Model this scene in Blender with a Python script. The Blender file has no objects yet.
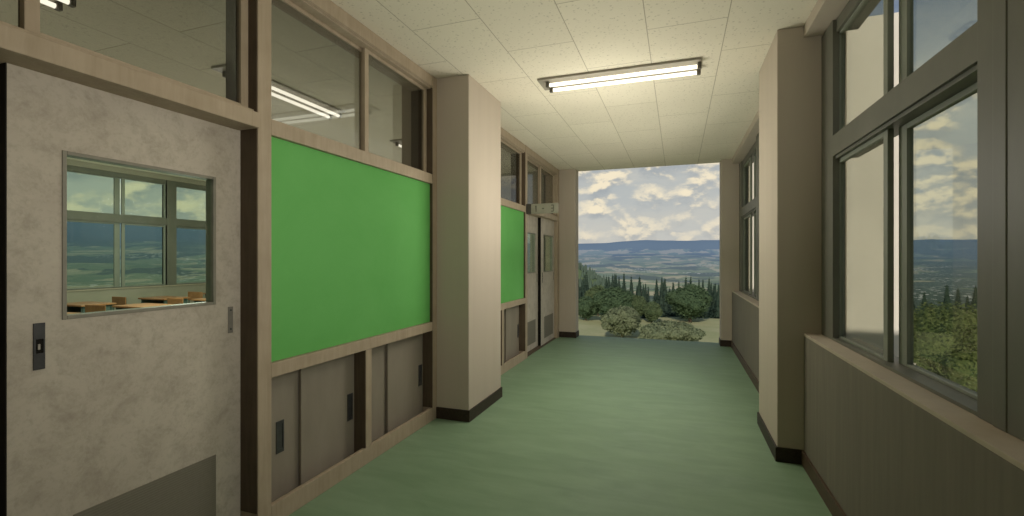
import bpy, bmesh, math, random
from mathutils import Vector, Matrix, noise

scene = bpy.context.scene
C = bpy.data.collections.new('scene'); scene.collection.children.link(C)
R = math.radians
H = 3.0            # ceiling height
CAM_H = 1.409
FPX = 470.0
YAW = math.atan(166/470)
SN, CS = math.sin(YAW), math.cos(YAW)

# ------------------------------------------------------------------ node helpers
class NT:
    def __init__(s, name, world=False):
        if world:
            s.id = bpy.data.worlds.new(name)
        else:
            s.id = bpy.data.materials.new(name)
        s.id.use_nodes = True
        s.t = s.id.node_tree; s.t.nodes.clear()
    def n(s, typ, ins=None, **kw):
        nd = s.t.nodes.new(typ)
        for k, v in kw.items(): setattr(nd, k, v)
        for k, v in (ins or {}).items():
            sock = nd.inputs[k]
            if isinstance(v, bpy.types.NodeSocket): s.t.links.new(v, sock)
            else: sock.default_value = v
        return nd
    def math(s, op, a, b=0.0, c=0.0, clamp=False):
        return s.n('ShaderNodeMath', {0: a, 1: b, 2: c}, operation=op, use_clamp=clamp).outputs[0]
    def vmath(s, op, a, b=(0, 0, 0)):
        return s.n('ShaderNodeVectorMath', {0: a, 1: b}, operation=op).outputs[0]
    def mix(s, f, a, b, blend='MIX'):
        nd = s.n('ShaderNodeMix', data_type='RGBA', blend_type=blend)
        for i, v in ((0, f), (6, a), (7, b)):
            if isinstance(v, bpy.types.NodeSocket): s.t.links.new(v, nd.inputs[i])
            else: nd.inputs[i].default_value = v if i == 0 else (*v[:3], 1)
        return nd.outputs[2]
    def noise(s, vec, scale, detail=4, rough=.5, dist=0.0):
        return s.n('ShaderNodeTexNoise', {'Vector': vec, 'Scale': scale, 'Detail': detail, 'Roughness': rough, 'Distortion': dist}).outputs[0]
    def mr(s, v, a, b, c=0.0, d=1.0, smooth=False):
        nd = s.n('ShaderNodeMapRange', {0: v, 1: a, 2: b, 3: c, 4: d})
        if smooth: nd.interpolation_type = 'SMOOTHSTEP'
        return nd.outputs[0]
    def pos(s): return s.n('ShaderNodeNewGeometry').outputs['Position']
    def obj(s): return s.n('ShaderNodeTexCoord').outputs['Object']
    def scale(s, vec, sc): return s.vmath('MULTIPLY', vec, sc)
    def bsdf(s, color, rough=.6, spec=.3, metal=0.0, bump=None, bstr=.2, bdist=.002):
        ins = {'Base Color': color if isinstance(color, bpy.types.NodeSocket) else (*color[:3], 1), 'Roughness': rough, 'Metallic': metal, 'Specular IOR Level': spec}
        b = s.n('ShaderNodeBsdfPrincipled', ins)
        if bump is not None:
            bn = s.n('ShaderNodeBump', {'Height': bump, 'Strength': bstr, 'Distance': bdist})
            s.t.links.new(bn.outputs[0], b.inputs['Normal'])
        return b.outputs[0]
    def out(s, sh, kind='ShaderNodeOutputMaterial'):
        o = s.n(kind); s.t.links.new(sh, o.inputs[0]); return s.id

M = {}
def mottled(name, c1, c2, scale=(1, 1, 1), freq=3, rough=.65, spec=.25, detail=6, lo=.3, hi=.7, bstr=.05):
    t = NT(name); p = t.scale(t.pos(), scale)
    n = t.noise(p, freq, detail, .6)
    f = t.mr(n, lo, hi)
    return t.out(t.bsdf(t.mix(f, c1, c2), rough, spec, bump=n, bstr=bstr))
def wood(name, c1, c2, rough=.55, freq=1.0):
    t = NT(name); p = t.pos()
    n1 = t.noise(t.scale(p, (30, 30, 3)), freq, 4, .6, 1.0)
    n2 = t.noise(p, 9, 3, .5)
    f = t.math('MULTIPLY_ADD', n1, .6, t.math('MULTIPLY', n2, .4))
    return t.out(t.bsdf(t.mix(t.mr(f, .35, .65), c1, c2), rough, .25, bump=n1, bstr=.04))

M['plaster'] = mottled('plaster', (.445, .386, .314), (.475, .415, .336), (5, 5, .5), 1.5, .8, .15, lo=.25, hi=.75)
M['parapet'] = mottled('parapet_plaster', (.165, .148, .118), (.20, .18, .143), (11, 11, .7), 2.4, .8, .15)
M['sill'] = mottled('sill_plaster', (.40, .34, .265), (.48, .41, .32), (1, 1, 1), 5, .7, .2)
M['wood'] = wood('frame_wood', (.33, .265, .185), (.405, .33, .24))
M['wood_dark_shade'] = wood('frame_wood_shaded', (.075, .054, .034), (.105, .077, .05))  # darkened frame wood: painted shade on post sides, also the floor tracks
def door_paint():
    t = NT('door_paint'); p = t.pos()
    n1 = t.noise(p, 2.2, 8, .65, .6); n2 = t.noise(p, 9, 10, .78, .3); n3 = t.noise(p, 60, 3, .6)
    c = t.mix(t.mr(n1, .35, .65), (.445, .395, .325), (.515, .465, .385))
    c = t.mix(t.math('MULTIPLY', t.mr(n2, .46, .66), .42), c, (.205, .172, .128))
    c = t.mix(t.math('MULTIPLY', t.mr(n3, .52, .7), .18), c, (.20, .17, .13))
    return t.out(t.bsdf(c, .6, .25, bump=n2, bstr=.05))
M['door'] = door_paint()
M['door_metal'] = mottled('door_window_frame', (.20, .19, .15), (.25, .235, .185), (1, 1, 1), 20, .45, .4)
def grille():
    t = NT('vent_panel'); p = t.pos()
    w = t.n('ShaderNodeTexWave', {'Vector': p, 'Scale': 30.0}, wave_type='BANDS', bands_direction='Z').outputs[1]
    n = t.noise(p, 60, 3)
    return t.out(t.bsdf(t.mix(t.math('MULTIPLY_ADD', w, .35, t.math('MULTIPLY', n, .5)), (.15, .138, .105), (.215, .198, .155)), .6, .25, bump=w, bstr=.3))
M['grille'] = grille()
M['cabinet'] = mottled('cabinet_paint', (.225, .195, .152), (.27, .235, .185), (3, 3, 1), 2, .55, .3)
M['cabinet_in'] = mottled('cabinet_inside', (.05, .042, .03), (.07, .058, .042), (1, 1, 1), 4, .8, .1)
M['black'] = mottled('black_matte', (.006, .005, .004), (.012, .01, .008), (1, 1, 1), 12, .75, .15)
M['dark_metal'] = mottled('dark_pull_metal', (.03, .03, .031), (.05, .05, .05), (1, 1, 1), 30, .35, .5)
M['steel'] = mottled('steel', (.30, .28, .24), (.40, .37, .32), (1, 1, 1), 30, .35, .5)
M['steel_dark'] = mottled('steel_plate', (.16, .15, .125), (.21, .195, .165), (1, 1, 1), 30, .45, .4)
M['sign_dark'] = mottled('sign_bracket', (.05, .047, .04), (.07, .064, .054), (1, 1, 1), 20, .6, .3)
M['sign'] = mottled('sign_face', (.27, .26, .205), (.31, .295, .235), (1, 1, 1), 14, .6, .2)
M['ink'] = mottled('sign_ink', (.12, .115, .09), (.15, .14, .11), (1, 1, 1), 20, .7, .1)
def board_mat():
    t = NT('green_board'); p = t.pos()
    n = t.noise(p, 1.6, 5, .6, .5); n2 = t.noise(p, 160, 2)
    c = t.mix(t.mr(n, .3, .7), (.122, .395, .098), (.152, .45, .125))
    c = t.mix(t.math('MULTIPLY', n2, .2), c, (.035, .2, .03))
    return t.out(t.bsdf(c, .75, .15, bump=n2, bstr=.08))
M['board'] = board_mat()
def base_mat(name, a, b):
    t = NT(name); n = t.noise(t.pos(), 40, 6, .7)
    return t.out(t.bsdf(t.mix(t.mr(n, .35, .65), a, b), .5, .3))
M['base'] = base_mat('baseboard_dark', (.020, .013, .009), (.042, .028, .019))
M['base_brown'] = base_mat('baseboard_brown', (.062, .040, .025), (.10, .066, .042))
def floor_mat():
    t = NT('green_floor'); p = t.pos()
    n1 = t.noise(t.scale(p, (.8, 2.0, 1)), 1.4, 6, .6, 1.2)
    n2 = t.noise(t.scale(p, (1.5, 6, 1)), 1.5, 5, .6, .6)
    n3 = t.noise(p, 90, 2)
    c = t.mix(t.mr(n1, .3, .7), (.165, .255, .150), (.225, .325, .205))
    c = t.mix(t.math('MULTIPLY', t.mr(n2, .42, .7), .45), c, (.26, .365, .24))
    c = t.mix(t.math('MULTIPLY', n3, .12), c, (.07, .14, .07))
    r = t.mr(n1, .3, .7, .5, .66)
    return t.out(t.bsdf(c, r, .3, bump=n2, bstr=.03))
M['floor'] = floor_mat()
def ceil_mat():
    t = NT('ceiling_tile'); p = t.pos()
    sp = t.n('ShaderNodeSeparateXYZ', {0: p}); x, y = sp.outputs[0], sp.outputs[1]
    v = t.n('ShaderNodeCombineXYZ', {0: t.math('SUBTRACT', y, 3.395-.53), 1: t.math('ADD', x, .204)}).outputs[0]
    br = t.n('ShaderNodeTexBrick', {'Vector': v, 'Scale': 1.0, 'Mortar Size': .0035, 'Mortar Smooth': .2, 'Bias': 0.0, 'Brick Width': 1.06, 'Row Height': .516,
             'Color1': (.73, .68, .55, 1), 'Color2': (.70, .65, .525, 1), 'Mortar': (.40, .36, .27, 1)}, offset=.5, offset_frequency=2)
    vo = t.n('ShaderNodeTexVoronoi', {'Vector': t.vmath('ADD', p, t.scale(t.n('ShaderNodeTexNoise', {'Vector': p, 'Scale': 60.0, 'Detail': 1.0}).outputs[1], (.02, .02, .02))), 'Scale': 36.0, 'Randomness': 1.0})
    mk = t.noise(p, 22, 2)
    pit = t.math('MULTIPLY', t.mr(vo.outputs[0], .16, .30, 1, 0), t.mr(mk, .40, .55))
    c = t.mix(t.math('MULTIPLY', pit, .6), br.outputs[0], (.36, .33, .25))
    c = t.mix(t.math('MULTIPLY', t.mr(t.noise(p, 1.3, 3), .3, .7), .12), c, (.40, .36, .27))
    return t.out(t.bsdf(c, .9, .1, bump=pit, bstr=-.2))
M['ceiling'] = ceil_mat()
M['winframe'] = mottled('window_frame_paint', (.118, .118, .093), (.144, .142, .113), (2, 2, 1), 3, .5, .35)
M['winsash'] = mottled('window_sash_paint', (.20, .215, .175), (.235, .25, .205), (2, 2, 1), 3, .5, .35)
M['white_metal'] = mottled('light_housing', (.24, .22, .175), (.29, .265, .21), (1, 1, 1), 8, .5, .3)
M['light_dark'] = mottled('light_socket', (.10, .092, .072), (.14, .125, .10), (1, 1, 1), 20, .6, .2)
def glass(name, tint, refl=1.0):
    t = NT(name)
    fr = t.n('ShaderNodeFresnel', {'IOR': 1.45}).outputs[0]
    sm = t.noise(t.pos(), 1.3, 3)
    f = t.math('MULTIPLY', fr, t.mr(sm, .3, .7, .7*refl, 1.0*refl), clamp=True)
    tr = t.n('ShaderNodeBsdfTransparent', {0: (*tint, 1)}).outputs[0]
    gl = t.n('ShaderNodeBsdfGlossy', {'Color': (.9, .95, 1, 1), 'Roughness': .02}).outputs[0]
    m = t.n('ShaderNodeMixShader', {0: f, 1: tr, 2: gl}).outputs[0]
    return t.out(m)
M['glass'] = glass('window_glass', (.83, .84, .78), .25)
M['glass_door'] = glass('door_glass', (.85, .94, .88), .4)
M['glass_transom'] = glass('transom_glass', (.71, .71, .69), .3)
def emis(name, col, st):
    t = NT(name); n = t.noise(t.pos(), 3, 1)
    e = t.n('ShaderNodeEmission', {0: (*col, 1), 1: t.mr(n, 0, 1, st*.97, st*1.03)}).outputs[0]
    return t.out(e)
M['tube'] = emis('fluorescent_tube', (1.0, .93, .74), 2.6)
M['tube_class'] = emis('classroom_tube', (1.0, .93, .78), 2.2)
M['desk_top'] = wood('desk_wood', (.26, .12, .05), (.36, .18, .075), .35)
M['desk_frame'] = mottled('desk_frame_green', (.06, .095, .08), (.09, .13, .11), (1, 1, 1), 12, .45, .4)
M['ext'] = mottled('facade_render', (.74, .70, .64), (.82, .775, .71), (1, 1, 1), 2.5, .9, .1)
M['class_wall'] = mottled('classroom_plaster', (.285, .265, .205), (.335, .31, .245), (1, 1, 1), 2, .85, .1)

# ------------------------------------------------------------------ mesh helpers
def mesh_obj(name, verts, faces, mat, parent=None, smooth=False, bevel=0.0):
    me = bpy.data.meshes.new(name); me.from_pydata(verts, [], faces); me.update()
    me.materials.append(M[mat] if isinstance(mat, str) else mat)
    if smooth:
        me.polygons.foreach_set('use_smooth', [True]*len(me.polygons))
    o = bpy.data.objects.new(name, me); C.objects.link(o)
    if parent is not None: o.parent = parent
    if bevel:
        b = o.modifiers.new('bevel', 'BEVEL'); b.width = bevel; b.segments = 2; b.limit_method = 'ANGLE'
    return o
class MB:
    def __init__(s): s.v = []; s.f = []
    def box(s, x0, x1, y0, y1, z0, z1):
        x0, x1 = sorted((x0, x1)); y0, y1 = sorted((y0, y1)); z0, z1 = sorted((z0, z1))
        b = len(s.v)
        s.v += [(x0, y0, z0), (x1, y0, z0), (x1, y1, z0), (x0, y1, z0), (x0, y0, z1), (x1, y0, z1), (x1, y1, z1), (x0, y1, z1)]
        s.f += [tuple(b+i for i in q) for q in ((0, 3, 2, 1), (4, 5, 6, 7), (0, 1, 5, 4), (1, 2, 6, 5), (2, 3, 7, 6), (3, 0, 4, 7))]
        return s
    def tube(s, p, q, r, n=10, r2=None):
        p, q = Vector(p), Vector(q); d = (q-p).normalized(); r2 = r if r2 is None else r2
        a = d.orthogonal().normalized(); c = d.cross(a); b = len(s.v)
        for base, rr in ((p, r), (q, r2)):
            for i in range(n):
                t = 2*math.pi*i/n; s.v.append(tuple(base + a*math.cos(t)*rr + c*math.sin(t)*rr))
        for i in range(n):
            j = (i+1) % n; s.f.append((b+i, b+j, b+n+j, b+n+i))
        s.f.append(tuple(b+i for i in range(n))[::-1]); s.f.append(tuple(b+n+i for i in range(n)))
        return s
    def build(s, name, mat, parent=None, bevel=0.0, smooth=False):
        return mesh_obj(name, s.v, s.f, mat, parent, smooth, bevel)
def tag(o, label, cat, group=None, kind=None):
    o['label'] = label; o['category'] = cat
    if group: o['group'] = group
    if kind: o['kind'] = kind
    return o
def empty(name, loc, label, cat, group=None, kind=None):
    o = bpy.data.objects.new(name, None); C.objects.link(o); o.location = loc; o.empty_display_size = .1
    return tag(o, label, cat, group, kind)
def part(mb, name, mat, parent, bevel=0.0, smooth=False):
    """mesh given in world coordinates under a parent standing at parent.location (no rotation)"""
    off = Vector((0, 0, 0)); p = parent
    while p is not None: off += p.location; p = p.parent
    mb.v = [tuple(Vector(v)-off) for v in mb.v]
    return mb.build(name, mat, parent, bevel, smooth)
def struct(name, mb, mat, label, cat, bevel=0.0):
    return tag(mb.build(name, mat, None, bevel), label, cat, kind='structure')
NTRIM = [0]
def trim(mb, mat, label, cat='trim', bevel=.003):
    NTRIM[0] += 1
    return struct('trim_%d' % NTRIM[0], mb, mat, label, cat, bevel)

# ------------------------------------------------------------------ layout numbers
YN, YE = -4.61, 8.5            # near and far ends of the corridor
PIL = [(-.845, -.07), (3.695, 4.475), (8.24, 8.5)]
XL, XR = -2.01, .81            # face of the left partition, face of the right parapet
XC = -9.2                      # inner face of the classroom's window wall

# ------------------------------------------------------------------ shell
struct('floor', MB().box(XC-.1, 1.05, YN-.2, 8.56, -.2, 0), 'floor', 'green mottled corridor floor running to the open end', 'floor')
struct('ceiling', MB().box(XC-.1, 1.05, YN-.2, YE, H, H+.06), 'ceiling', 'cream ceiling of pitted acoustic tiles', 'ceiling')
struct('wall_back', MB().box(-2.2, 1.05, YN-.2, YN, 0, H), 'plaster', 'plain plaster wall closing the corridor behind the viewer', 'wall')
PN = ['pillar beside the near left door', 'between the two green boards', 'at the left edge of the open corridor end']
PNR = ['on the window side beside the viewer', 'between the two right hand windows', 'at the right edge of the open corridor end']
nb = 0
for k, (a, b) in enumerate(PIL):
    xb = -2.37 if k < 2 else -2.3
    struct('pillar', MB().box(xb, -1.70 if k < 2 else -1.715, a, b, 0, H-.001), 'plaster', 'square beige plaster pillar ' + PN[k].replace('pillar ', ''), 'pillar', .006)
    struct('baseboard_left' + ('' if not k else '_%d' % k), MB().box(XL-.02, -1.688 if k < 2 else -1.703, a-.012, b+(.012 if k < 2 else 0), 0, .1), 'base', 'dark brown skirting around the foot of the left pillar ' + PN[k].replace('pillar ', ''), 'baseboard', .002)
    struct('facade_fin', MB().box(1.06, 1.415, a, b, -11, 3.0).box(1.06, 1.43, a-.015, b, .70, .74), 'ext', 'pale rendered fin outside the windows ' + PNR[k], 'fin')
    struct('pillar', MB().box(.65, 1.06, a, b, 0, H-.001), 'plaster', 'square beige plaster pillar ' + PNR[k], 'pillar', .006)
    struct('baseboard_right' + ('' if not k else '_%d' % k), MB().box(.638, XR+.002, a-.012, b+(.012 if k < 2 else 0), 0, .1), 'base', 'dark skirting around the foot of the right pillar ' + PNR[k], 'baseboard', .002)
BAYS = [(-4.61, -.845), (-.07, 3.695), (4.475, 8.24)]
BN = ['behind the viewer', 'at the near right', 'beyond the right pillar']
for k, (a, b) in enumerate(BAYS):
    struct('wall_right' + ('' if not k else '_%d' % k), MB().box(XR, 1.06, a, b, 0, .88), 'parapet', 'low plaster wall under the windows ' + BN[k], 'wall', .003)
    trim(MB().box(XR, 1.0, a, b, .88, .897), 'sill', 'pale window sill capping the low wall ' + BN[k], 'sill', .002)
    trim(MB().box(XR, 1.05, a, b, 2.917, H-.001), 'plaster', 'shallow plaster beam over the windows ' + BN[k], 'beam', .003)
    struct('baseboard_right' + '_%d' % (k+3), MB().box(XR-.014, XR, a, b, 0, .1), 'base_brown', 'brown skirting along the foot of the low window wall ' + BN[k], 'baseboard', .002)

# ------------------------------------------------------------------ outer windows
NWIN = [0]
def window(xf, dr, y0, y1, j0, j1, label, detail=True):
    """sliding window with transom lights: opening y0..y1, frame jambs reach j0..j1, front at xf, dr = outward sign"""
    NWIN[0] += 1
    t = empty('window_%d' % NWIN[0], (xf, (y0+y1)/2, .897), label, 'window', kind='structure')
    X = lambda d: xf + dr*d
    m = MB()
    for q0, q1, e0, e1 in ((j0, y0, j0, max(j0, min(y0, j0+.012))), (y1, j1, min(j1, max(y1, j1-.012)), j1)):
        m.box(X(0), X(.034), q0, q1, .897, 2.905); m.box(X(.034), X(.135), e0, e1, .897, 2.905)
    m.box(X(.02), X(.135), y0, y1, 2.825, 2.905)
    m.box(X(0), X(.135), y0, y1, 2.05, 2.178); m.box(X(.015), X(.135), y0, y1, 2.032, 2.05)
    m.box(X(0), X(.135), y0, y1, .897, .911)
    part(m, 'frame', 'winframe', t, .003)
    mid = (y0+y1)/2
    for zi, (z0, z1) in enumerate(((.911, 2.032), (2.178, 2.825))):
        for s in (0, 1):
            a, b = ((mid+.045, max(y1, min(y1+.04, j1-.075))) if s == 0 else (y0, mid+.04))
            d0 = .036 if s == 0 else .078
            if not zi: lo, hi = .012, .025
            else: lo, hi = .012, .012
            m = MB(); e = .035; st = .05 if s == 0 else .085
            sa, sb = (st, e) if s == 0 else (e, st)
            m.box(X(d0), X(d0+.026), a, a+sa, z0, z1); m.box(X(d0), X(d0+.026), b-sb, b, z0, z1)
            m.box(X(d0), X(d0+.026), a+sa, b-sb, z0, z0+lo); m.box(X(d0), X(d0+.026), a+sa, b-sb, z1-hi, z1)
            so = part(m, 'sash', 'winsash', t, .002)
            g = MB().box(X(d0+.011), X(d0+.015), a+sa, b-sb, z0+lo, z1-hi)
            part(g, 'pane', 'glass', so)
    return t
for k, (a, b) in enumerate(BAYS):
    mid = (a+b)/2 + .0125
    l1, l2 = [('grey framed sliding window behind the viewer, farther half', 'grey framed sliding window behind the viewer, nearer half'),
              ('large grey framed sliding window before the right pillar, with treetops outside', 'grey framed sliding window at the right edge of the picture, nearest the viewer'),
              ('far grey framed sliding window next to the open corridor end', 'grey framed sliding window just past the right pillar')][k]
    window(.915, 1, mid+.105, b-.245, mid+.105-.001, b, l1)
    window(.915, 1, a+.245, mid-.125, a, mid-.125+.001, l2)
    trim(MB().box(.909, 1.07, mid-.125, mid+.105, .897, 2.917).box(.906, .915, mid-.045, mid+.02, .897, 2.917), 'winframe', 'wide grey mullion post between the two windows ' + BN[k], 'mullion', .004)

# ------------------------------------------------------------------ left partition
NDOOR = [0]
def leaf(x, ya, yb, label, hand=True):
    """sliding door leaf with its front at x, spanning ya..yb"""
    NDOOR[0] += 1
    t = empty('door_%d' % NDOOR[0], (x, (ya+yb)/2, .012), label, 'door', kind='structure')
    wa, wb, z0, z1 = ya+.153, ya+.759, 1.185, 1.805
    m = MB(); xb = x-.046
    m.box(xb, x, ya+.004, wa, .012, 2.075); m.box(xb, x, wb, yb, .012, 2.075)
    m.box(xb, x, wa, wb, .012, z0); m.box(xb, x, wa, wb, z1, 2.075)
    part(m, 'panel', 'door', t)
    part(MB().box(xb-.004, x-.001, ya, ya+.004, .012, 2.075), 'edge_shade_strip', 'black', t)  # black strip painting the shadow on the leaf's near edge
    m = MB(); fo = .004; w = .014
    m.box(xb-fo, x+fo, wa, wa+w, z0, z1).box(xb-fo, x+fo, wb-w, wb, z0, z1).box(xb-fo, x+fo, wa+w, wb-w, z0, z0+w).box(xb-fo, x+fo, wa+w, wb-w, z1-w, z1)
    fr = part(m, 'window_frame', 'door_metal', t, .002)
    part(MB().box(x-.020, x-.015, wa+w, wb-w, z0+w, z1-w), 'pane', 'glass_door', fr)
    # black recessed pull with a small lock
    ha, hb = ya+.071, ya+.104
    m = MB().box(x, x+.004, ha, hb, 1.018, 1.075).box(x, x+.004, ha, hb, 1.125, 1.182).box(x, x+.004, ha, ha+.007, 1.075, 1.125).box(x, x+.004, hb-.005, hb, 1.075, 1.125)
    hd = part(m, 'pull_handle', 'dark_metal', t, .001)
    part(MB().box(x, x+.0015, ha+.007, hb-.005, 1.075, 1.125), 'finger_recess', 'black', hd)
    part(MB().box(x+.0015, x+.005, ha+.012, ha+.019, 1.088, 1.108), 'lock_tab', 'steel', hd, .001)
    pl = part(MB().box(x, x+.003, ya+.824, ya+.852, 1.035, 1.167) if yb-ya > .86 else MB().box(x, x+.003, yb-.05, yb-.022, 1.035, 1.167), 'strike_plate', 'steel_dark', t, .001)
    m = MB(); sc_ = ya+.838 if yb-ya > .86 else yb-.036
    for z in (1.055, 1.15): m.tube((x+.003, sc_, z), (x+.005, sc_, z), .005, 8)
    part(m, 'screw', 'dark_metal', pl)
    part(MB().box(x, x+.003, wa+.033, wb, .10, .456), 'vent_panel', 'grille', t, .001)
    return t
NTW = [20]
def transom(ya, yb, z0, label):
    """pair of sliding lights above the board or doors"""
    NTW[0] += 1
    t = empty('window_%d' % NTW[0], (-2.1, (ya+yb)/2, z0), label, 'window', kind='structure')
    mid = (ya+yb)/2+.03; z1 = 2.888
    for s in (0, 1):
        a, b = ((ya, mid+.02) if s == 0 else (mid-.03, yb))
        x0 = -2.125 if s == 0 else -2.095
        m = MB(); st, rl = .042, .022
        m.box(x0, x0+.026, a, a+st, z0, z1).box(x0, x0+.026, b-st, b, z0, z1).box(x0, x0+.026, a+st, b-st, z0, z0+rl).box(x0, x0+.026, a+st, b-st, z1-rl, z1)
        so = part(m, 'sash', 'wood', t, .002)
        part(MB().box(x0+.011, x0+.015, a+st, b-st, z0+rl, z1-rl), 'pane', 'glass_transom', so)
    return t
def cabinet(ya, yb, label, group):
    t = empty('storage_cabinet', (-2.15, (ya+yb)/2, .03), label, 'cabinet', group)
    m = MB().box(-2.48, -2.46, ya, yb, .032, .78).box(-2.46, -2.135, ya, ya+.015, .032, .78).box(-2.46, -2.135, yb-.015, yb, .032, .78)
    m.box(-2.46, -2.135, ya+.015, yb-.015, .032, .047).box(-2.46, -2.135, ya+.015, yb-.015, .765, .78).box(-2.46, -2.16, ya+.015, yb-.015, .44, .455)
    part(m, 'carcass', 'cabinet_in', t)
    mid = ya + .40*(yb-ya)
    for s in (0, 1):
        a, b = (ya+.001, mid+.03) if s == 0 else (mid-.012, yb-.001)
        x = -2.128 if s == 0 else -2.104
        d = part(MB().box(x-.016, x, a, b, .032, .78), 'sliding_door', 'cabinet', t, .002)
        ha, hb = (ya+(.14 if yb-ya < .82 else .08), ya+(.195 if yb-ya < .82 else .135)) if s == 0 else (yb-.075, yb-.02)
        z0, z1 = (.31, .49); w = .009
        m = MB().box(x, x+.004, ha, ha+w, z0, z1).box(x, x+.004, hb-w, hb, z0, z1).box(x, x+.004, ha+w, hb-w, z0, z0+.02).box(x, x+.004, ha+w, hb-w, z1-.02, z1)
        m.box(x, x+.001, ha+w, hb-w, z0+.02, z1-.02)
        part(m, 'pull_handle', 'dark_metal', d, .001)
    return t
def partition(posts, door, board, where, near):
    (p0, p1, p2) = posts
    for i, (a, b) in enumerate(posts):
        trim(MB().box(-2.23, XL, a, b, 0, H-.001), 'wood', 'brown wooden wall post, number %s along the partition %s' % (('first', 'middle', 'last')[i], where), 'post')
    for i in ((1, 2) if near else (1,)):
        trim(MB().box(-2.225, XL-.004, posts[i][0]-.005, posts[i][0], .112, H-.1), 'wood_dark_shade', 'dark strip of painted shade on the %s wall post %s' % (('', 'middle', 'last')[i], where), 'strip', 0)  # thin dark boards put the shade of the post sides into colour
    for (ya, yb) in ((p0[1], p1[0]), (p1[1], p2[0])):
        which = 'doors' if abs(ya-door[0]) < .02 else 'green board'
        trim(MB().box(-2.23, -2.015, ya, yb, 2.905, H-.001).box(-2.23, -2.03, ya, yb, 2.888, 2.905).box(-2.022, -2.012, ya, yb, 2.893, 2.899), 'wood', 'wooden head rail against the ceiling above the %s %s' % (which, where), 'rail')
    da, db = door
    trim(MB().box(-2.23, -1.985, da, db-.006 if near else db, 2.065, 2.142), 'wood', 'wooden track rail over the sliding doors %s' % where, 'rail')
    trim(MB().box(-2.23, -2.03, da, db, 2.142, 2.166), 'wood', 'wooden transom sill over the sliding doors %s' % where, 'rail')
    transom(da, db, 2.166, 'pair of clear glass lights over the sliding doors %s' % where)
    trim(MB().box(-2.23, -2.03, da, db, 0, .012), 'wood_dark_shade', 'dark floor track under the sliding doors %s' % where, 'track')
    dm = (da+db)/2
    lb = dm-.0245 + (0 if near else .04); fx = 0 if near else .055
    leaf(-2.174+fx, da+.001, lb+.06, 'rear sliding door leaf with window, %s, partly behind the front leaf' % where)
    leaf(-2.122+fx, lb, db-.001, 'pale scuffed sliding door with glazed window and black pull, %s' % where)
    a, b = board
    trim(MB().box(-2.23, XL-.001, a, b, 2.058, 2.142), 'wood', 'wooden rail along the top of the green board %s' % where, 'rail')
    trim(MB().box(-2.23, XL-.001, a, b, .782, .858), 'wood', 'wooden rail between green board and cabinets %s' % where, 'rail')
    trim(MB().box(-2.04, XL-.001, a, b, 0, .111).box(-2.5, -2.04, a, b, 0, .03), 'wood', 'wooden plinth rail at the floor under the cabinets %s' % where, 'rail')
    mp = (a+b)/2-.065
    trim(MB().box(-2.041, XL-.001, mp, mp+.062, .111, .782).box(-2.14, -2.041, mp, mp+.062, .031, .782), 'wood', 'short wooden post between the two cabinets %s' % where, 'post')
    trim(MB().box(-2.135, -2.041, mp-.004, mp, .031, .782).box(-2.041, XL-.005, mp-.004, mp, .111, .782), 'wood_dark_shade', 'dark strip of painted shade on the short post between the cabinets %s' % where, 'strip', 0)  # shaded side of the short post, painted as a dark strip
    struct('wall_left' + ('' if near else '_1'), MB().box(-2.23, -2.10, a, b, .858, 2.058), 'class_wall', 'partition wall behind the green board %s' % where, 'wall')
    bd = MB().box(-2.066, -2.038, a+.001, b-.001, .859, 2.057).build('notice_board', 'board')
    tag(bd, ('large' if near else 'partly hidden') + ' green notice board panel on the left wall ' + where, 'notice board')
    transom(a, b, 2.142, 'pair of clear glass lights above the green board %s' % where)
    cabinet(a+.001, mp-.005, 'grey brown sliding door cabinet in the wall, left of its pair, %s' % where, 'built-in wall cabinets')
    cabinet(mp+.063, b-.006, 'grey brown sliding door cabinet in the wall, right of its pair, %s' % where, 'built-in wall cabinets')
partition([(-.07, .07), (1.82, 1.905), (3.627, 3.70)], (.07, 1.815), (1.905, 3.622), 'before the left pillar', True)
partition([(4.475, 4.54), (6.265, 6.35), (8.1, 8.24)], (6.35, 8.095), (4.54, 6.26), 'past the left pillar', False)
struct('wall_left_2', MB().box(-2.17, -2.02, YN, -.845, 0, H), 'plaster', 'plain plaster wall left of the viewer', 'wall')

# ------------------------------------------------------------------ corridor light
def fixture(loc, along, label, group, tube):
    """twin tube batten; built along local X then turned"""
    t = empty('fluorescent_light', loc, label, 'ceiling light', group)
    if along == 'Y': t.rotation_euler.z = math.pi/2
    L = .675
    MB().box(-L, L, -.13, .13, -.02, -.0005).build('housing', 'white_metal', t, .004)
    for y in (-.065, .065):
        MB().tube((-L+.10, y, -.05), (L-.03, y, -.05), .0155, 14).build('tube', tube, t, smooth=False)
        for x in (-L+.08, L-.012):
            MB().box(x-.014, x+.014, y-.018, y+.018, -.068, -.02).build('socket', 'light_dark', t, .003)
    return t
fixture((-.50, 4.12, H), 'X', 'twin tube fluorescent light hung across the corridor ceiling', 'ceiling lights', 'tube')

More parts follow.
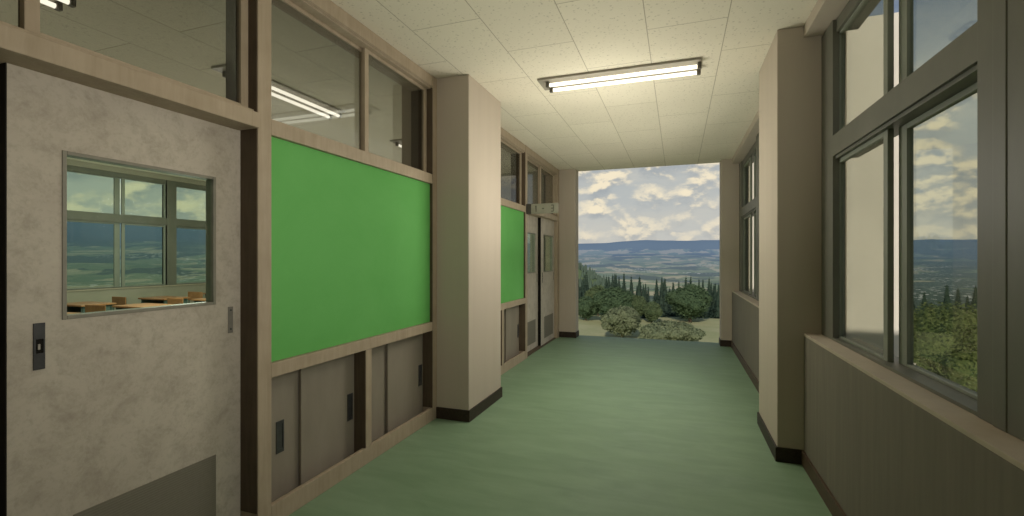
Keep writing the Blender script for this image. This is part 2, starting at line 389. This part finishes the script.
# ------------------------------------------------------------------ class sign
sg = empty('class_sign', (-2.01, 6.30, 2.035), 'small grey room sign reading 1-3 sticking out over the far doors', 'sign')
part(MB().box(-2.009, -1.937, 6.28, 6.32, 2.035, 2.172), 'bracket', 'sign_dark', sg, .002)
pl = part(MB().box(-1.937, -1.55, 6.285, 6.315, 2.035, 2.172), 'plate', 'sign', sg, .003)
def strokes(mb, x, z, w, h, segs, y=6.284, t=.016):
    for (x0, z0, x1, z1) in segs:
        mb.box(x+x0*w-t/2*(x0 == x1), x+x1*w+t/2*(x0 == x1), y-.0015, y+.001, z+z0*h-t/2*(z0 == z1), z+z1*h+t/2*(z0 == z1))
    return mb
part(strokes(MB(), -1.882, 2.06, .03, .085, [(.6, 0, .6, 1), (.2, .85, .6, .85)]), 'numeral_one', 'ink', pl)
part(strokes(MB(), -1.778, 2.06, .03, .085, [(0, .5, 1, .5)]), 'dash', 'ink', pl)
part(strokes(MB(), -1.648, 2.06, .035, .085, [(0, 1, 1, 1), (0, .5, 1, .5), (0, 0, 1, 0), (1, 0, 1, 1)], t=.013), 'numeral_three', 'ink', pl)

# ------------------------------------------------------------------ classroom behind the partition
struct('wall_classroom_end', MB().box(XC, -2.17, 8.24, 8.5, 0, H), 'class_wall', 'far end wall of the classroom behind the partition', 'wall')
struct('wall_classroom_near', MB().box(XC, -2.17, -.85, -.6, 0, H), 'class_wall', 'near end wall of the classroom behind the partition', 'wall')
CB = [(-.07, 3.695), (4.475, 8.24)]
for k, (a, b) in enumerate(CB):
    w = ('near part', 'far part')[k]
    struct('wall_classroom_window' + ('' if not k else '_1'), MB().box(XC-.14, XC, a, b, 0, .88), 'class_wall', 'low wall under the classroom windows, %s' % w, 'wall')
    trim(MB().box(XC-.1, XC+.02, a, b, .88, .897), 'sill', 'pale sill under the classroom windows, %s' % w, 'sill')
    trim(MB().box(XC-.14, XC, a, b, 2.907, H-.001), 'class_wall', 'beam over the classroom windows, %s' % w, 'beam')
    mid = (a+b)/2
    window(XC, -1, mid+.09, b-.2, mid+.089, b, 'classroom window seen through the door, %s, farther of the pair' % w, False)
    window(XC, -1, a+.2, mid-.09, a, mid-.089, 'classroom window seen through the door, %s, nearer of the pair' % w, False)
    trim(MB().box(XC-.135, XC+.005, mid-.09, mid+.09, .897, 2.907), 'winframe', 'mullion between the classroom windows, %s' % w, 'mullion')
for a, b, w in ((-.85, -.07, 'near'), (3.695, 4.475, 'middle'),):
    struct('pillar', MB().box(XC-.3, XC+.2, a, b, 0, H-.001), 'class_wall', 'classroom pillar in the window wall, %s' % w, 'pillar')
for y, w in ((1.13, 'nearest'), (3.515, 'middle'), (6.075, 'farthest')):
    fixture((-3.52, y, H), 'Y', 'twin tube light on the classroom ceiling, %s of the row seen through the glass' % w, 'classroom ceiling lights', 'tube_class')

def dup(root, loc, rz, label, group=None):
    r = root.copy(); C.objects.link(r); r.location = loc; r.rotation_euler = (0, 0, rz); r['label'] = label
    if group: r['group'] = group
    for ch in list(root.children):
        c = ch.copy(); C.objects.link(c); c.parent = r
        for g in ch.children:
            d = g.copy(); C.objects.link(d); d.parent = c
    return r
def make_desk():
    t = empty('school_desk', (0, 0, 0), '', 'desk', 'classroom desks')
    MB().box(-.325, .325, -.225, .225, .715, .74).build('desktop', 'desk_top', t, .006)
    m = MB().box(-.28, .28, -.2, .2, .585, .595).box(-.28, -.27, -.2, .2, .595, .713).box(.27, .28, -.2, .2, .595, .713).box(-.27, .27, .19, .2, .595, .713)
    m.build('drawer_tray', 'desk_frame', t)
    for sx in (-.28, .28):
        for sy in (-.18, .18):
            MB().tube((sx, sy, 0), (sx, sy, .715), .014, 10).build('leg', 'desk_frame', t)
        MB().tube((sx, -.18, .08), (sx, .18, .08), .011, 8).build('stretcher', 'desk_frame', t)
    return t
def make_chair():
    t = empty('school_chair', (0, 0, 0), '', 'chair', 'classroom chairs')
    MB().box(-.19, .19, -.19, .19, .425, .44).build('seat', 'desk_top', t, .006)
    MB().box(-.185, .185, -.215, -.2, .64, .80).build('backrest', 'desk_top', t, .008)
    for sx in (-.17, .17):
        MB().tube((sx, .17, 0), (sx, .17, .425), .011, 8).build('leg', 'desk_frame', t)
        MB().tube((sx, -.19, 0), (sx, -.2, .79), .011, 8).build('leg', 'desk_frame', t)
    MB().tube((-.17, -.19, .12), (.17, -.19, .12), .009, 8).build('stretcher', 'desk_frame', t)
    return t
d0 = make_desk(); c0 = make_chair(); first = True
cols = [(-8.35, 'next to the windows'), (-7.25, 'in the second column from the windows'), (-6.1, 'in the third column from the windows')]
ordn = ['first', 'second', 'third', 'fourth', 'fifth']
for ci, (x, cn) in enumerate(cols):
    for ri in range(5):
        y = 2.2 + ri*1.15 + (.12 if ci == 1 else 0)
        la = 'school desk %s, %s one from the near wall' % (cn, ordn[ri])
        lb = 'school chair at the desk %s, %s one' % (cn, ordn[ri])
        if first:
            d0.location = (x, y, 0); c0.location = (x+.03, y-.42, 0); d0['label'] = la; c0['label'] = lb; first = False
        else:
            dup(d0, (x, y, 0), 0, la); dup(c0, (x+.03*(-1)**ri, y-.42-.05*(ri % 2), 0), .06*(ri % 3-1), lb)

# ------------------------------------------------------------------ building outside
struct('building_base', MB().box(XC-.14, 1.06, YN-.2, 8.5, -11, -.2), 'ext', 'lower storeys of the school under the corridor', 'building')
struct('roof', MB().box(XC-.14, 1.06, YN-.2, 8.5, H+.06, H+.12), 'ext', 'flat roof slab of the school', 'roof')

# ------------------------------------------------------------------ landscape
def sm(a, b, x):
    t = max(0, min(1, (x-a)/(b-a))); return t*t*(3-2*t)
PROF = [(0, -10.2), (62, -10.0), (100, -10.4), (130, -14), (260, -45), (600, -95), (1200, -150), (2200, -185), (4200, -165), (6500, -75), (8500, 60), (10500, 350), (12500, 380), (15000, 300)]
def ground(x, y):
    r = math.hypot(x, y); z = PROF[-1][1]
    for (r0, z0), (r1, z1) in zip(PROF, PROF[1:]):
        if r < r1:
            z = z0 + (z1-z0)*sm(r0, r1, r) if r0 > 8000 else z0 + (z1-z0)*(r-r0)/(r1-r0); break
    az = math.atan2(x, y)
    nz = noise.fractal(Vector((x/900, y/900, 3.1)), 1.0, 2.0, 5)
    z += nz*26*sm(200, 1500, r)
    z += noise.fractal(Vector((x/3500, y/3500, 7.7)), 1.0, 2.0, 4)*70*sm(3000, 9000, r)
    z += noise.noise(Vector((x/14, y/14, 0)))*.25*sm(20, 50, r)
    # wooded hill on the left of the end view, higher ground beyond the classroom side
    z += 150*math.exp(-((az+.34)/.25)**2)*sm(350, 850, r)*(1-sm(900, 1700, r))
    z += 260*sm(-.55, -1.0, az)*sm(3000, 10000, r) if az < -.5 else 0
    z -= 95*sm(.25, .55, az)*sm(6000, 10500, r) if az > .2 else 0
    return z
def terrain():
    NA, rs = 420, []
    r = 9.0
    while r < 14500: rs.append(r); r *= 1.052
    v = []; f = []
    for r in rs:
        for i in range(NA):
            a = 2*math.pi*i/NA; x, y = r*math.sin(a), r*math.cos(a); v.append((x, y, ground(x, y)))
    for j in range(len(rs)-1):
        for i in range(NA):
            k = (i+1) % NA; f.append((j*NA+i, j*NA+k, (j+1)*NA+k, (j+1)*NA+i))
    f.append(tuple(range(NA)))
    t = NT('landscape'); p = t.pos()
    flat = t.scale(p, (1, 1, 0))
    d = t.n('ShaderNodeVectorMath', {0: flat}, operation='LENGTH').outputs['Value']
    wob = t.vmath('ADD', flat, t.scale(t.n('ShaderNodeTexNoise', {'Vector': t.scale(flat, (.004, .004, 1)), 'Scale': 1.0, 'Detail': 3.0}).outputs[1], (160, 160, 0)))
    vo = t.n('ShaderNodeTexVoronoi', {'Vector': t.scale(wob, (1/150, 1/260, 0)), 'Scale': 1.0})
    fr = t.n('ShaderNodeSeparateColor', {0: vo.outputs['Color']})
    fld = t.mix(t.mr(fr.outputs[0], .3, .6), (.16, .22, .09), (.24, .28, .12))
    fld = t.mix(t.mr(fr.outputs[1], .66, .69), fld, (.56, .48, .27))
    forest = t.mix(t.noise(t.scale(flat, (1/35, 1/35, 0)), 1.0, 4, .7), (.018, .034, .018), (.05, .075, .034))
    fm = t.noise(t.scale(flat, (1/620, 1/620, 0)), 1.0, 6, .62)
    sepz = t.n('ShaderNodeSeparateXYZ', {0: p}).outputs[2]
    ax = t.math('DIVIDE', t.n('ShaderNodeSeparateXYZ', {0: p}).outputs[0], t.math('MAXIMUM', d, 1.0))
    bias = t.math('ADD', t.mr(sepz, 110, 320, -.05, .22), t.math('ADD', t.mr(d, 200, 1500, .16, 0), t.math('MULTIPLY', t.mr(ax, .28, .42), t.mr(d, 900, 2500, 0, .10))))
    fmask = t.mr(t.math('ADD', fm, bias), .475, .50)
    c = t.mix(fmask, fld, forest)
    # villages in the valley
    vv = t.n('ShaderNodeTexVoronoi', {'Vector': t.scale(flat, (1/38, 1/38, 0)), 'Scale': 1.0})
    vm = t.math('MULTIPLY', t.mr(t.noise(t.scale(flat, (1/800, 1/800, 0)), 1.0, 2), .54, .60), t.mr(vv.outputs[0], .26, .34, 1, 0))
    vm = t.math('MULTIPLY', vm, t.math('MULTIPLY', t.mr(d, 1500, 2200), t.mr(d, 6500, 7500, 1, 0)))
    c = t.mix(vm, c, (1.0, .95, .88))
    gr = t.mix(t.mr(t.noise(t.scale(flat, (.07, .07, 0)), 1.0, 6, .6), .3, .7), (.35, .39, .19), (.57, .545, .34))
    gr = t.mix(t.math('MULTIPLY', t.noise(p, 1.2, 4, .7), .4), gr, (.13, .15, .05))
    c = t.mix(t.mr(d, 110, 160, 1, 0), c, gr)
    hz = t.math('SUBTRACT', 1.0, t.math('POWER', 2.718, t.math('MULTIPLY', d, -1/8000)))  # aerial haze mixed into the base colour by distance
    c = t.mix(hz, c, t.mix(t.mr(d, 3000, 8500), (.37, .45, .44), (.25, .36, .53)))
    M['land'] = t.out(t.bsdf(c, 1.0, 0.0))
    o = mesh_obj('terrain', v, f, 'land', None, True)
    tag(o, 'meadow, valley fields and blue wooded ridges outside the open end', 'landscape', kind='structure')
terrain()

def leaf_mat(name, c1, c2, c3):
    t = NT(name); p = t.pos()
    n = t.noise(p, .55, 3, .6); n2 = t.noise(p, 4.5, 2)
    c = t.mix(t.mr(n, .35, .65), c1, c2); c = t.mix(t.mr(n2, .45, .75), c, c3)
    df = t.n('ShaderNodeBsdfDiffuse', {0: c}).outputs[0]; tl = t.n('ShaderNodeBsdfTranslucent', {0: c}).outputs[0]
    return t.out(t.n('ShaderNodeMixShader', {0: .3, 1: df, 2: tl}).outputs[0])
M['leaf_dark'] = leaf_mat('leaf_dark', (.075, .125, .07), (.11, .17, .09), (.15, .21, .11))
M['leaf_pale'] = leaf_mat('leaf_pale', (.17, .215, .125), (.23, .27, .155), (.29, .315, .19))
M['leaf_mid'] = leaf_mat('leaf_mid', (.14, .185, .07), (.20, .245, .09), (.28, .31, .13))
M['leaf_soft'] = leaf_mat('leaf_soft', (.10, .15, .075), (.14, .19, .095), (.19, .235, .125))
M['needle'] = leaf_mat('needle', (.045, .078, .062), (.065, .10, .075), (.09, .13, .09))
M['bark'] = mottled('bark', (.06, .045, .03), (.11, .085, .06), (1, 1, .2), 9, .9, .1)

def broadleaf_meshes(seed, n, w, h, size):
    rnd = random.Random(seed); v = []; f = []
    lobes = []
    for i in range(16):
        a = rnd.uniform(0, 6.283); e = rnd.uniform(-.25, 1.0); k = math.sqrt(max(0, 1-min(1, max(e, 0))**2))
        rr = rnd.uniform(.2, .36)
        lobes.append((Vector((math.cos(a)*k*.5*w*.68, math.sin(a)*k*.5*w*.68, h*(.50+.30*e))), rr*w*.5, rr*h*.52))
    lobes.append((Vector((0, 0, h*.52)), .72*w*.5, .42*h))
    for i in range(n):
        c, rw, rh = rnd.choice(lobes) if rnd.random() < .8 else lobes[-1]
        d = Vector((rnd.gauss(0, 1), rnd.gauss(0, 1), rnd.gauss(.25, 1))).normalized()
        q = rnd.uniform(.82, 1.08)
        p = c + Vector((d.x*rw*q, d.y*rw*q, d.z*rh*q))
        nrm = (d + Vector((rnd.gauss(0, .5), rnd.gauss(0, .5), rnd.gauss(.2, .5)))).normalized()
        a = nrm.orthogonal().normalized(); b = nrm.cross(a); t = rnd.uniform(0, 6.283)
        a, b = a*math.cos(t)+b*math.sin(t), b*math.cos(t)-a*math.sin(t)
        s = size*rnd.uniform(.6, 1.3); k = len(v)
        v += [tuple(p-a*s), tuple(p+b*s*.55), tuple(p+a*s), tuple(p-b*s*.55)]; f.append((k, k+1, k+2, k+3))
    # inner mass so the crown is not see-through
    for c, rw, rh in lobes:
        bm = bmesh.new(); bmesh.ops.create_icosphere(bm, subdivisions=2, radius=1.0); b0 = len(v)
        for vt in bm.verts: v.append((c.x+vt.co.x*rw*.84, c.y+vt.co.y*rw*.84, c.z+vt.co.z*rh*.84))
        for fc in bm.faces: f.append(tuple(b0+x.index for x in fc.verts))
        bm.free()
    m = MB().tube((0, 0, -.3), (0, 0, h*.5), w*.035, 8, w*.02)
    for i in range(5):
        a = i*1.257; m.tube((0, 0, h*(.2+.05*i)), (math.cos(a)*w*.25, math.sin(a)*w*.25, h*.5), w*.014, 6, w*.006)
    return (v, f), (m.v, m.f)
def conifer_meshes(seed, h, w):
    rnd = random.Random(seed); v = []; f = []; nl = 26
    for l in range(nl):
        q = l/(nl-1); z = h*(.08+.9*q); rad = w*.5*(1-q)**.85*rnd.uniform(.85, 1.1)+.06
        nbr = max(5, int(13*(1-q)+4))
        for i in range(nbr):
            a = rnd.uniform(0, 6.283); L = rad*rnd.uniform(.75, 1.15); dx, dy = math.cos(a), math.sin(a)
            for s in range(3):
                t0, t1 = s/3, (s+1)/3; wd = h*.032*(1.25-t0*.8)*rnd.uniform(.8, 1.3)
                z0, z1 = z-.22*L*t0-.1*t0*t0*L, z-.22*L*t1-.12*t1*t1*L+(.06*L if s == 2 else 0)
                k = len(v)
                v += [(dx*L*t0-dy*wd, dy*L*t0+dx*wd, z0-wd*.5), (dx*L*t0+dy*wd, dy*L*t0-dx*wd, z0-wd*.5), (dx*L*t1+dy*wd*.5, dy*L*t1-dx*wd*.5, z1-wd*.7), (dx*L*t1-dy*wd*.5, dy*L*t1+dx*wd*.5, z1-wd*.7)]
                f.append((k, k+1, k+2, k+3))
    k = len(v); v.append((0, 0, h*1.03)); ns = 9     # inner cone
    for i in range(ns): v.append((math.cos(6.283*i/ns)*w*.27, math.sin(6.283*i/ns)*w*.27, h*.08))
    for i in range(ns): f.append((k, k+1+i, k+1+(i+1) % ns))
    m = MB().tube((0, 0, -.4), (0, 0, h*.9), w*.045, 7, .02)
    return (v, f), (m.v, m.f)
def at(px, depth, base=True):
    u = (px-512)/FPX
    return (-SN+u*CS)*depth, (CS+u*SN)*depth
def place_tree(proto, x, y, s, rz, label, group, sz=None):
    o = proto if proto.get('used') is None else None
    if o is None: o = dup(proto, (0, 0, 0), 0, label)
    proto['used'] = 1
    o['label'] = label
    if group: o['group'] = group
    elif 'group' in o: del o['group']
    o.location = (x, y, ground(x, y)-.1); o.scale = (s, s, sz or s); o.rotation_euler = (0, 0, rz)
    return o
def proto_tree(name, crown, trunk, leafm, cat='tree'):
    t = empty(name, (0, 0, 0), '', cat)
    mesh_obj('foliage', crown[0], crown[1], leafm, t); mesh_obj('trunk', trunk[0], trunk[1], 'bark', t)
    return t
rnd = random.Random(5)
# broadleaf trees of the end view: pixel centre, depth, width px, top pixel row
specs = [('broadleaf_tree', 690, 87, 50, 283.5, 'leaf_dark', 'big round dark green tree at the right of the meadow, beyond the open end'),
         ('broadleaf_tree', 613, 84, 46, 286, 'leaf_dark', 'dark green rounded tree left of the meadow, behind the pale bushes'),
         ('bush', 622, 68, 48, 305, 'leaf_pale', 'pale grey green bush at the left edge of the meadow'),
         ('bush', 668, 61, 72, 320, 'leaf_pale', 'low wide pale bush just beyond the corridor floor edge'),
         ('broadleaf_tree', 586, 88, 26, 295, 'leaf_dark', 'dark tree by the left edge of the open corridor end'),
         ('broadleaf_tree', 652, 86, 20, 301, 'leaf_soft', 'small green tree in the middle of the view, left of the meadow'),
         ('broadleaf_tree', 636, 90, 24, 294, 'leaf_soft', 'mid green tree between the dark rounded tree and the small one'),
         ('broadleaf_tree', 598, 98, 30, 284, 'leaf_soft', 'tall green tree behind the left trees of the end view')]
for i, (nm, px, dep, wpx, top, lm, lab) in enumerate(specs):
    x, y = at(px, dep); w = wpx/FPX*dep; gz = ground(x, y)-.1
    h = CAM_H + (258.5-top)/FPX*dep - gz
    c, t = broadleaf_meshes(11+i, 9000, w, h, .19)
    o = proto_tree(nm, c, t, lm, 'bush' if nm == 'bush' else 'tree'); o['label'] = lab; o.location = (x, y, gz)
# trees outside the right window
near = [('broadleaf_tree', 948, 24, 150, 297, 'leaf_mid', 'leafy green tree close outside the large right window'),
        ('broadleaf_tree', 893, 38, 70, 296, 'leaf_pale', 'paler leafy tree outside the right window, left of the nearest one'),
        ('broadleaf_tree', 1010, 27, 130, 305, 'leaf_mid', 'green tree outside the nearest right window, at the picture edge')]
for i, (nm, px, dep, wpx, top, lm, lab) in enumerate(near):
    x, y = at(px, dep); w = wpx/FPX*dep; gz = ground(x, y)-.1
    h = CAM_H + (258.5-top)/FPX*dep - gz
    c, t = broadleaf_meshes(51+i, 26000, w, h, .08)
    o = proto_tree(nm, c, t, lm); o['label'] = lab; o.location = (x, y, gz)
# spruces
prot = []
for i in range(4):
    c, t = conifer_meshes(70+i, 8.0, 3.9+.35*i); prot.append(proto_tree('spruce_tree', c, t, 'needle'))
G1 = 'spruces in the row beyond the meadow'
L1 = 'dark spruce in the tree row beyond the meadow, seen through the open corridor end'
n = 0; used = []
def spot(x0, x1, d0_, d1_):
    best = None
    for _ in range(30):
        px = rnd.uniform(x0, x1); dep = rnd.uniform(d0_, d1_); p = at(px, dep)
        q = min([math.hypot(p[0]-u[0], p[1]-u[1]) for u in used] or [99])
        if best is None or q > best[0]: best = (q, p, dep)
    used.append(best[1]); return best[1], best[2]
for (d0_, d1_, x0, x1, k, ta, tb) in [(93, 140, 636, 724, 48, 276, 288), (105, 150, 572, 640, 27, 272, 287)]:
    for i in range(k):
        (x, y), dep = spot(x0, x1, d0_, d1_); gz = ground(x, y)-.1; top = rnd.uniform(ta, tb) + (4 if dep < 100 else 0)
        h = CAM_H + (258.5-top)/FPX*dep - gz
        place_tree(prot[n % 4], x, y, (.42*h/8.0+.45)*rnd.uniform(.85, 1.0), rnd.uniform(0, 6.28), L1, G1, h/8.0); n += 1
L2 = 'dark spruce standing beyond the leafy trees outside the right window'; G2 = 'spruces outside the right window'
for i in range(13):
    top = rnd.uniform(282, 297)
    (x, y), dep = spot(893, 1020, 68, 92); gz = ground(x, y)-.1; h = CAM_H + (258.5-top)/FPX*dep - gz
    place_tree(prot[n % 4], x, y, h/8.0, rnd.uniform(0, 6.28), L2, G2, h/8.0); n += 1
def distant_forest():
    v = []; f = []; r_ = random.Random(9)
    def cone(x, y, h, w):
        z = ground(x, y)-.5; k = len(v); v.append((x, y, z+h)); ns = 6; j = r_.uniform(0, 1)
        for i in range(ns): v.append((x+math.cos(6.283*i/ns+j)*w, y+math.sin(6.283*i/ns+j)*w, z))
        for i in range(ns): f.append((k, k+1+i, k+1+(i+1) % ns))
    for i in range(9000):
        r = r_.uniform(190, 1500); a = r_.uniform(-.75, .75)
        if noise.noise(Vector((math.sin(a)*r/160, math.cos(a)*r/160, 2))) + (.3 if a < -.03 else -.02) < 0: continue
        cone(math.sin(a)*r, math.cos(a)*r, r_.uniform(7, 14), r_.uniform(2.2, 4.2))
    t = NT('distant_needles'); p = t.pos()
    d = t.n('ShaderNodeVectorMath', {0: p}, operation='LENGTH').outputs['Value']
    c = t.mix(t.noise(p, .05, 3), (.028, .055, .03), (.06, .10, .045))
    hz = t.math('SUBTRACT', 1.0, t.math('POWER', 2.718, t.math('MULTIPLY', d, -1/3600)))  # haze tint blended into the needle colour with distance
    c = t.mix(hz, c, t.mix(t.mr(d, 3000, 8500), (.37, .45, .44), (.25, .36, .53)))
    M['distant'] = t.out(t.bsdf(c, 1.0, 0.0))
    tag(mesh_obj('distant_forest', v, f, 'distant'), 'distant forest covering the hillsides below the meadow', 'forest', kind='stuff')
distant_forest()

# ------------------------------------------------------------------ sky
def sky():
    t = NT('cloudy_sky', True)
    d = t.n('ShaderNodeTexCoord').outputs['Generated']
    s = t.n('ShaderNodeSeparateXYZ', {0: d}); z = s.outputs[2]
    hl = t.math('SQRT', t.math('MAXIMUM', t.math('SUBTRACT', 1.0, t.math('MULTIPLY', z, z)), .02))
    inv = t.math('DIVIDE', 1.0, hl)
    el = t.math('MULTIPLY', z, inv)                      # tangent of elevation
    def vec(off, k):
        e2 = t.math('MULTIPLY', t.math('ADD', el, off), k)
        return t.n('ShaderNodeCombineXYZ', {0: t.math('MULTIPLY', s.outputs[0], inv), 1: t.math('MULTIPLY', s.outputs[1], inv), 2: e2}).outputs[0]
    big = t.noise(vec(0, 1.9), 5.5, 2, .5)
    a = t.noise(vec(0, 1.75), 16.0, 7, .54, .15); b = t.noise(vec(.013, 1.75), 16.0, 7, .54, .15)
    cov = t.math('MULTIPLY_ADD', big, .55, a)
    cov = t.math('ADD', cov, t.mr(el, .22, .36, 0, -.27))
    m = t.mr(cov, .61, .88, smooth=True)
    lit = t.mr(t.math('SUBTRACT', a, b), -.075, .085, smooth=True)
    blue = t.mix(t.mr(el, 0, .14), (.58, .57, .52), (.46, .49, .49))
    blue = t.mix(t.mr(el, .22, .46), blue, (.10, .155, .255))
    wisp = t.mr(t.noise(vec(0, 4.0), 4.0, 5, .6), .42, .66)
    blue = t.mix(t.math('MULTIPLY', wisp, t.mr(el, .2, .45, .55, .18)), blue, (.60, .58, .51))
    cl = t.mix(lit, (.36, .39, .41), (.95, .83, .60))
    cl = t.mix(t.mr(el, .02, .10, .55, 0), cl, (.60, .57, .50))
    c = t.mix(t.math('MULTIPLY', m, .9), blue, cl)
    c = t.mix(t.mr(z, -.06, -.01, 1, 0), c, (.10, .13, .12))
    bg = t.n('ShaderNodeBackground', {0: c, 1: 1.0}).outputs[0]
    scene.world = t.out(bg, 'ShaderNodeOutputWorld')
sky()
sd = bpy.data.lights.new('sun', 'SUN'); sd.energy = 2.6; sd.color = (1.0, .91, .77); sd.angle = R(.6)
so = bpy.data.objects.new('sun', sd); C.objects.link(so)
so.rotation_euler = Vector((-.012, 1.0, -.55)).to_track_quat('-Z', 'Y').to_euler()

def area(name, loc, sx, sy, e, up, col=(1, .90, .72)):
    l = bpy.data.lights.new(name, 'AREA'); l.shape = 'RECTANGLE'; l.size = sx; l.size_y = sy; l.energy = e; l.color = col
    o = bpy.data.objects.new(name, l); C.objects.link(o); o.location = loc
    if up: o.rotation_euler = (math.pi, 0, 0)
def point(name, loc, e, r, col=(1, .945, .84)):
    l = bpy.data.lights.new(name, 'POINT'); l.energy = e; l.shadow_soft_size = r; l.color = col
    o = bpy.data.objects.new(name, l); C.objects.link(o); o.location = loc
point('corridor_fill', (-.68, 4.2, 1.93), 46, .36)  # unseen fill added below the tubes, carrying most of the corridor light
area('far_up_fill', (-.6, 6.2, 1.43), 1.4, 3.0, 14, True, (1, .945, .84))  # added unseen panel facing up, brightens the far ceiling
area('far_down_fill', (-.6, 6.2, 1.38), 1.4, 3.0, 9, False, (1, .945, .84))  # added unseen panel facing down, brightens the far floor
point('classroom_corner_fill', (-4.0, 6.7, 1.8), 16, .4)  # unseen fill point added to lift the dark classroom corner
area('far_side_fill', (.5, 5.9, 1.5), 1.2, 1.2, 9, False, (1, .945, .84))  # unseen fill added to brighten the far left wall and doors
C.objects['far_side_fill'].rotation_euler = Vector((-1, -.25, .0)).to_track_quat('-Z', 'Y').to_euler()
area('near_corridor_fill', (.25, 1.3, 1.7), 1.0, 1.0, 22, False, (1, .945, .84))  # unseen fill added near the viewer for the left wall and ceiling
C.objects['near_corridor_fill'].rotation_euler = Vector((-1, .35, .55)).to_track_quat('-Z', 'Y').to_euler()
area('classroom_up_fill', (-5.8, 3.9, .9), 5.5, 7.0, 45, True, (1, .94, .84))  # added unseen upward fill for the classroom ceiling
point('classroom_window_fill', (-6.6, 4.9, 1.75), 95, .5)  # unseen fill point added to lighten the classroom window frames
area('classroom_down_fill', (-5.8, 3.9, 2.9), 4.5, 6.0, 90, False, (1, .94, .84))  # added unseen downward fill lifting the dim classroom

# ------------------------------------------------------------------ camera and view
cd = bpy.data.cameras.new('camera'); cam = bpy.data.objects.new('camera', cd); C.objects.link(cam)
cam.location = (0, 0, CAM_H); cam.rotation_euler = (R(90), 0, YAW)
cd.sensor_width = 36; cd.lens = 36*FPX/1024; cd.shift_y = .5/1024; cd.clip_end = 40000; cd.clip_start = .05
scene.camera = cam
scene.view_settings.view_transform = 'Standard'
scene.view_settings.look = 'None'
scene.view_settings.exposure = 0
scene.cycles.use_denoising = True
scene.cycles.transparent_max_bounces = 24
scene.cycles.max_bounces = 10
scene.cycles.diffuse_bounces = 5
scene.cycles.sample_clamp_indirect = 6
for p in [o for o in bpy.data.objects if o.get('used') is not None]: del p['used']
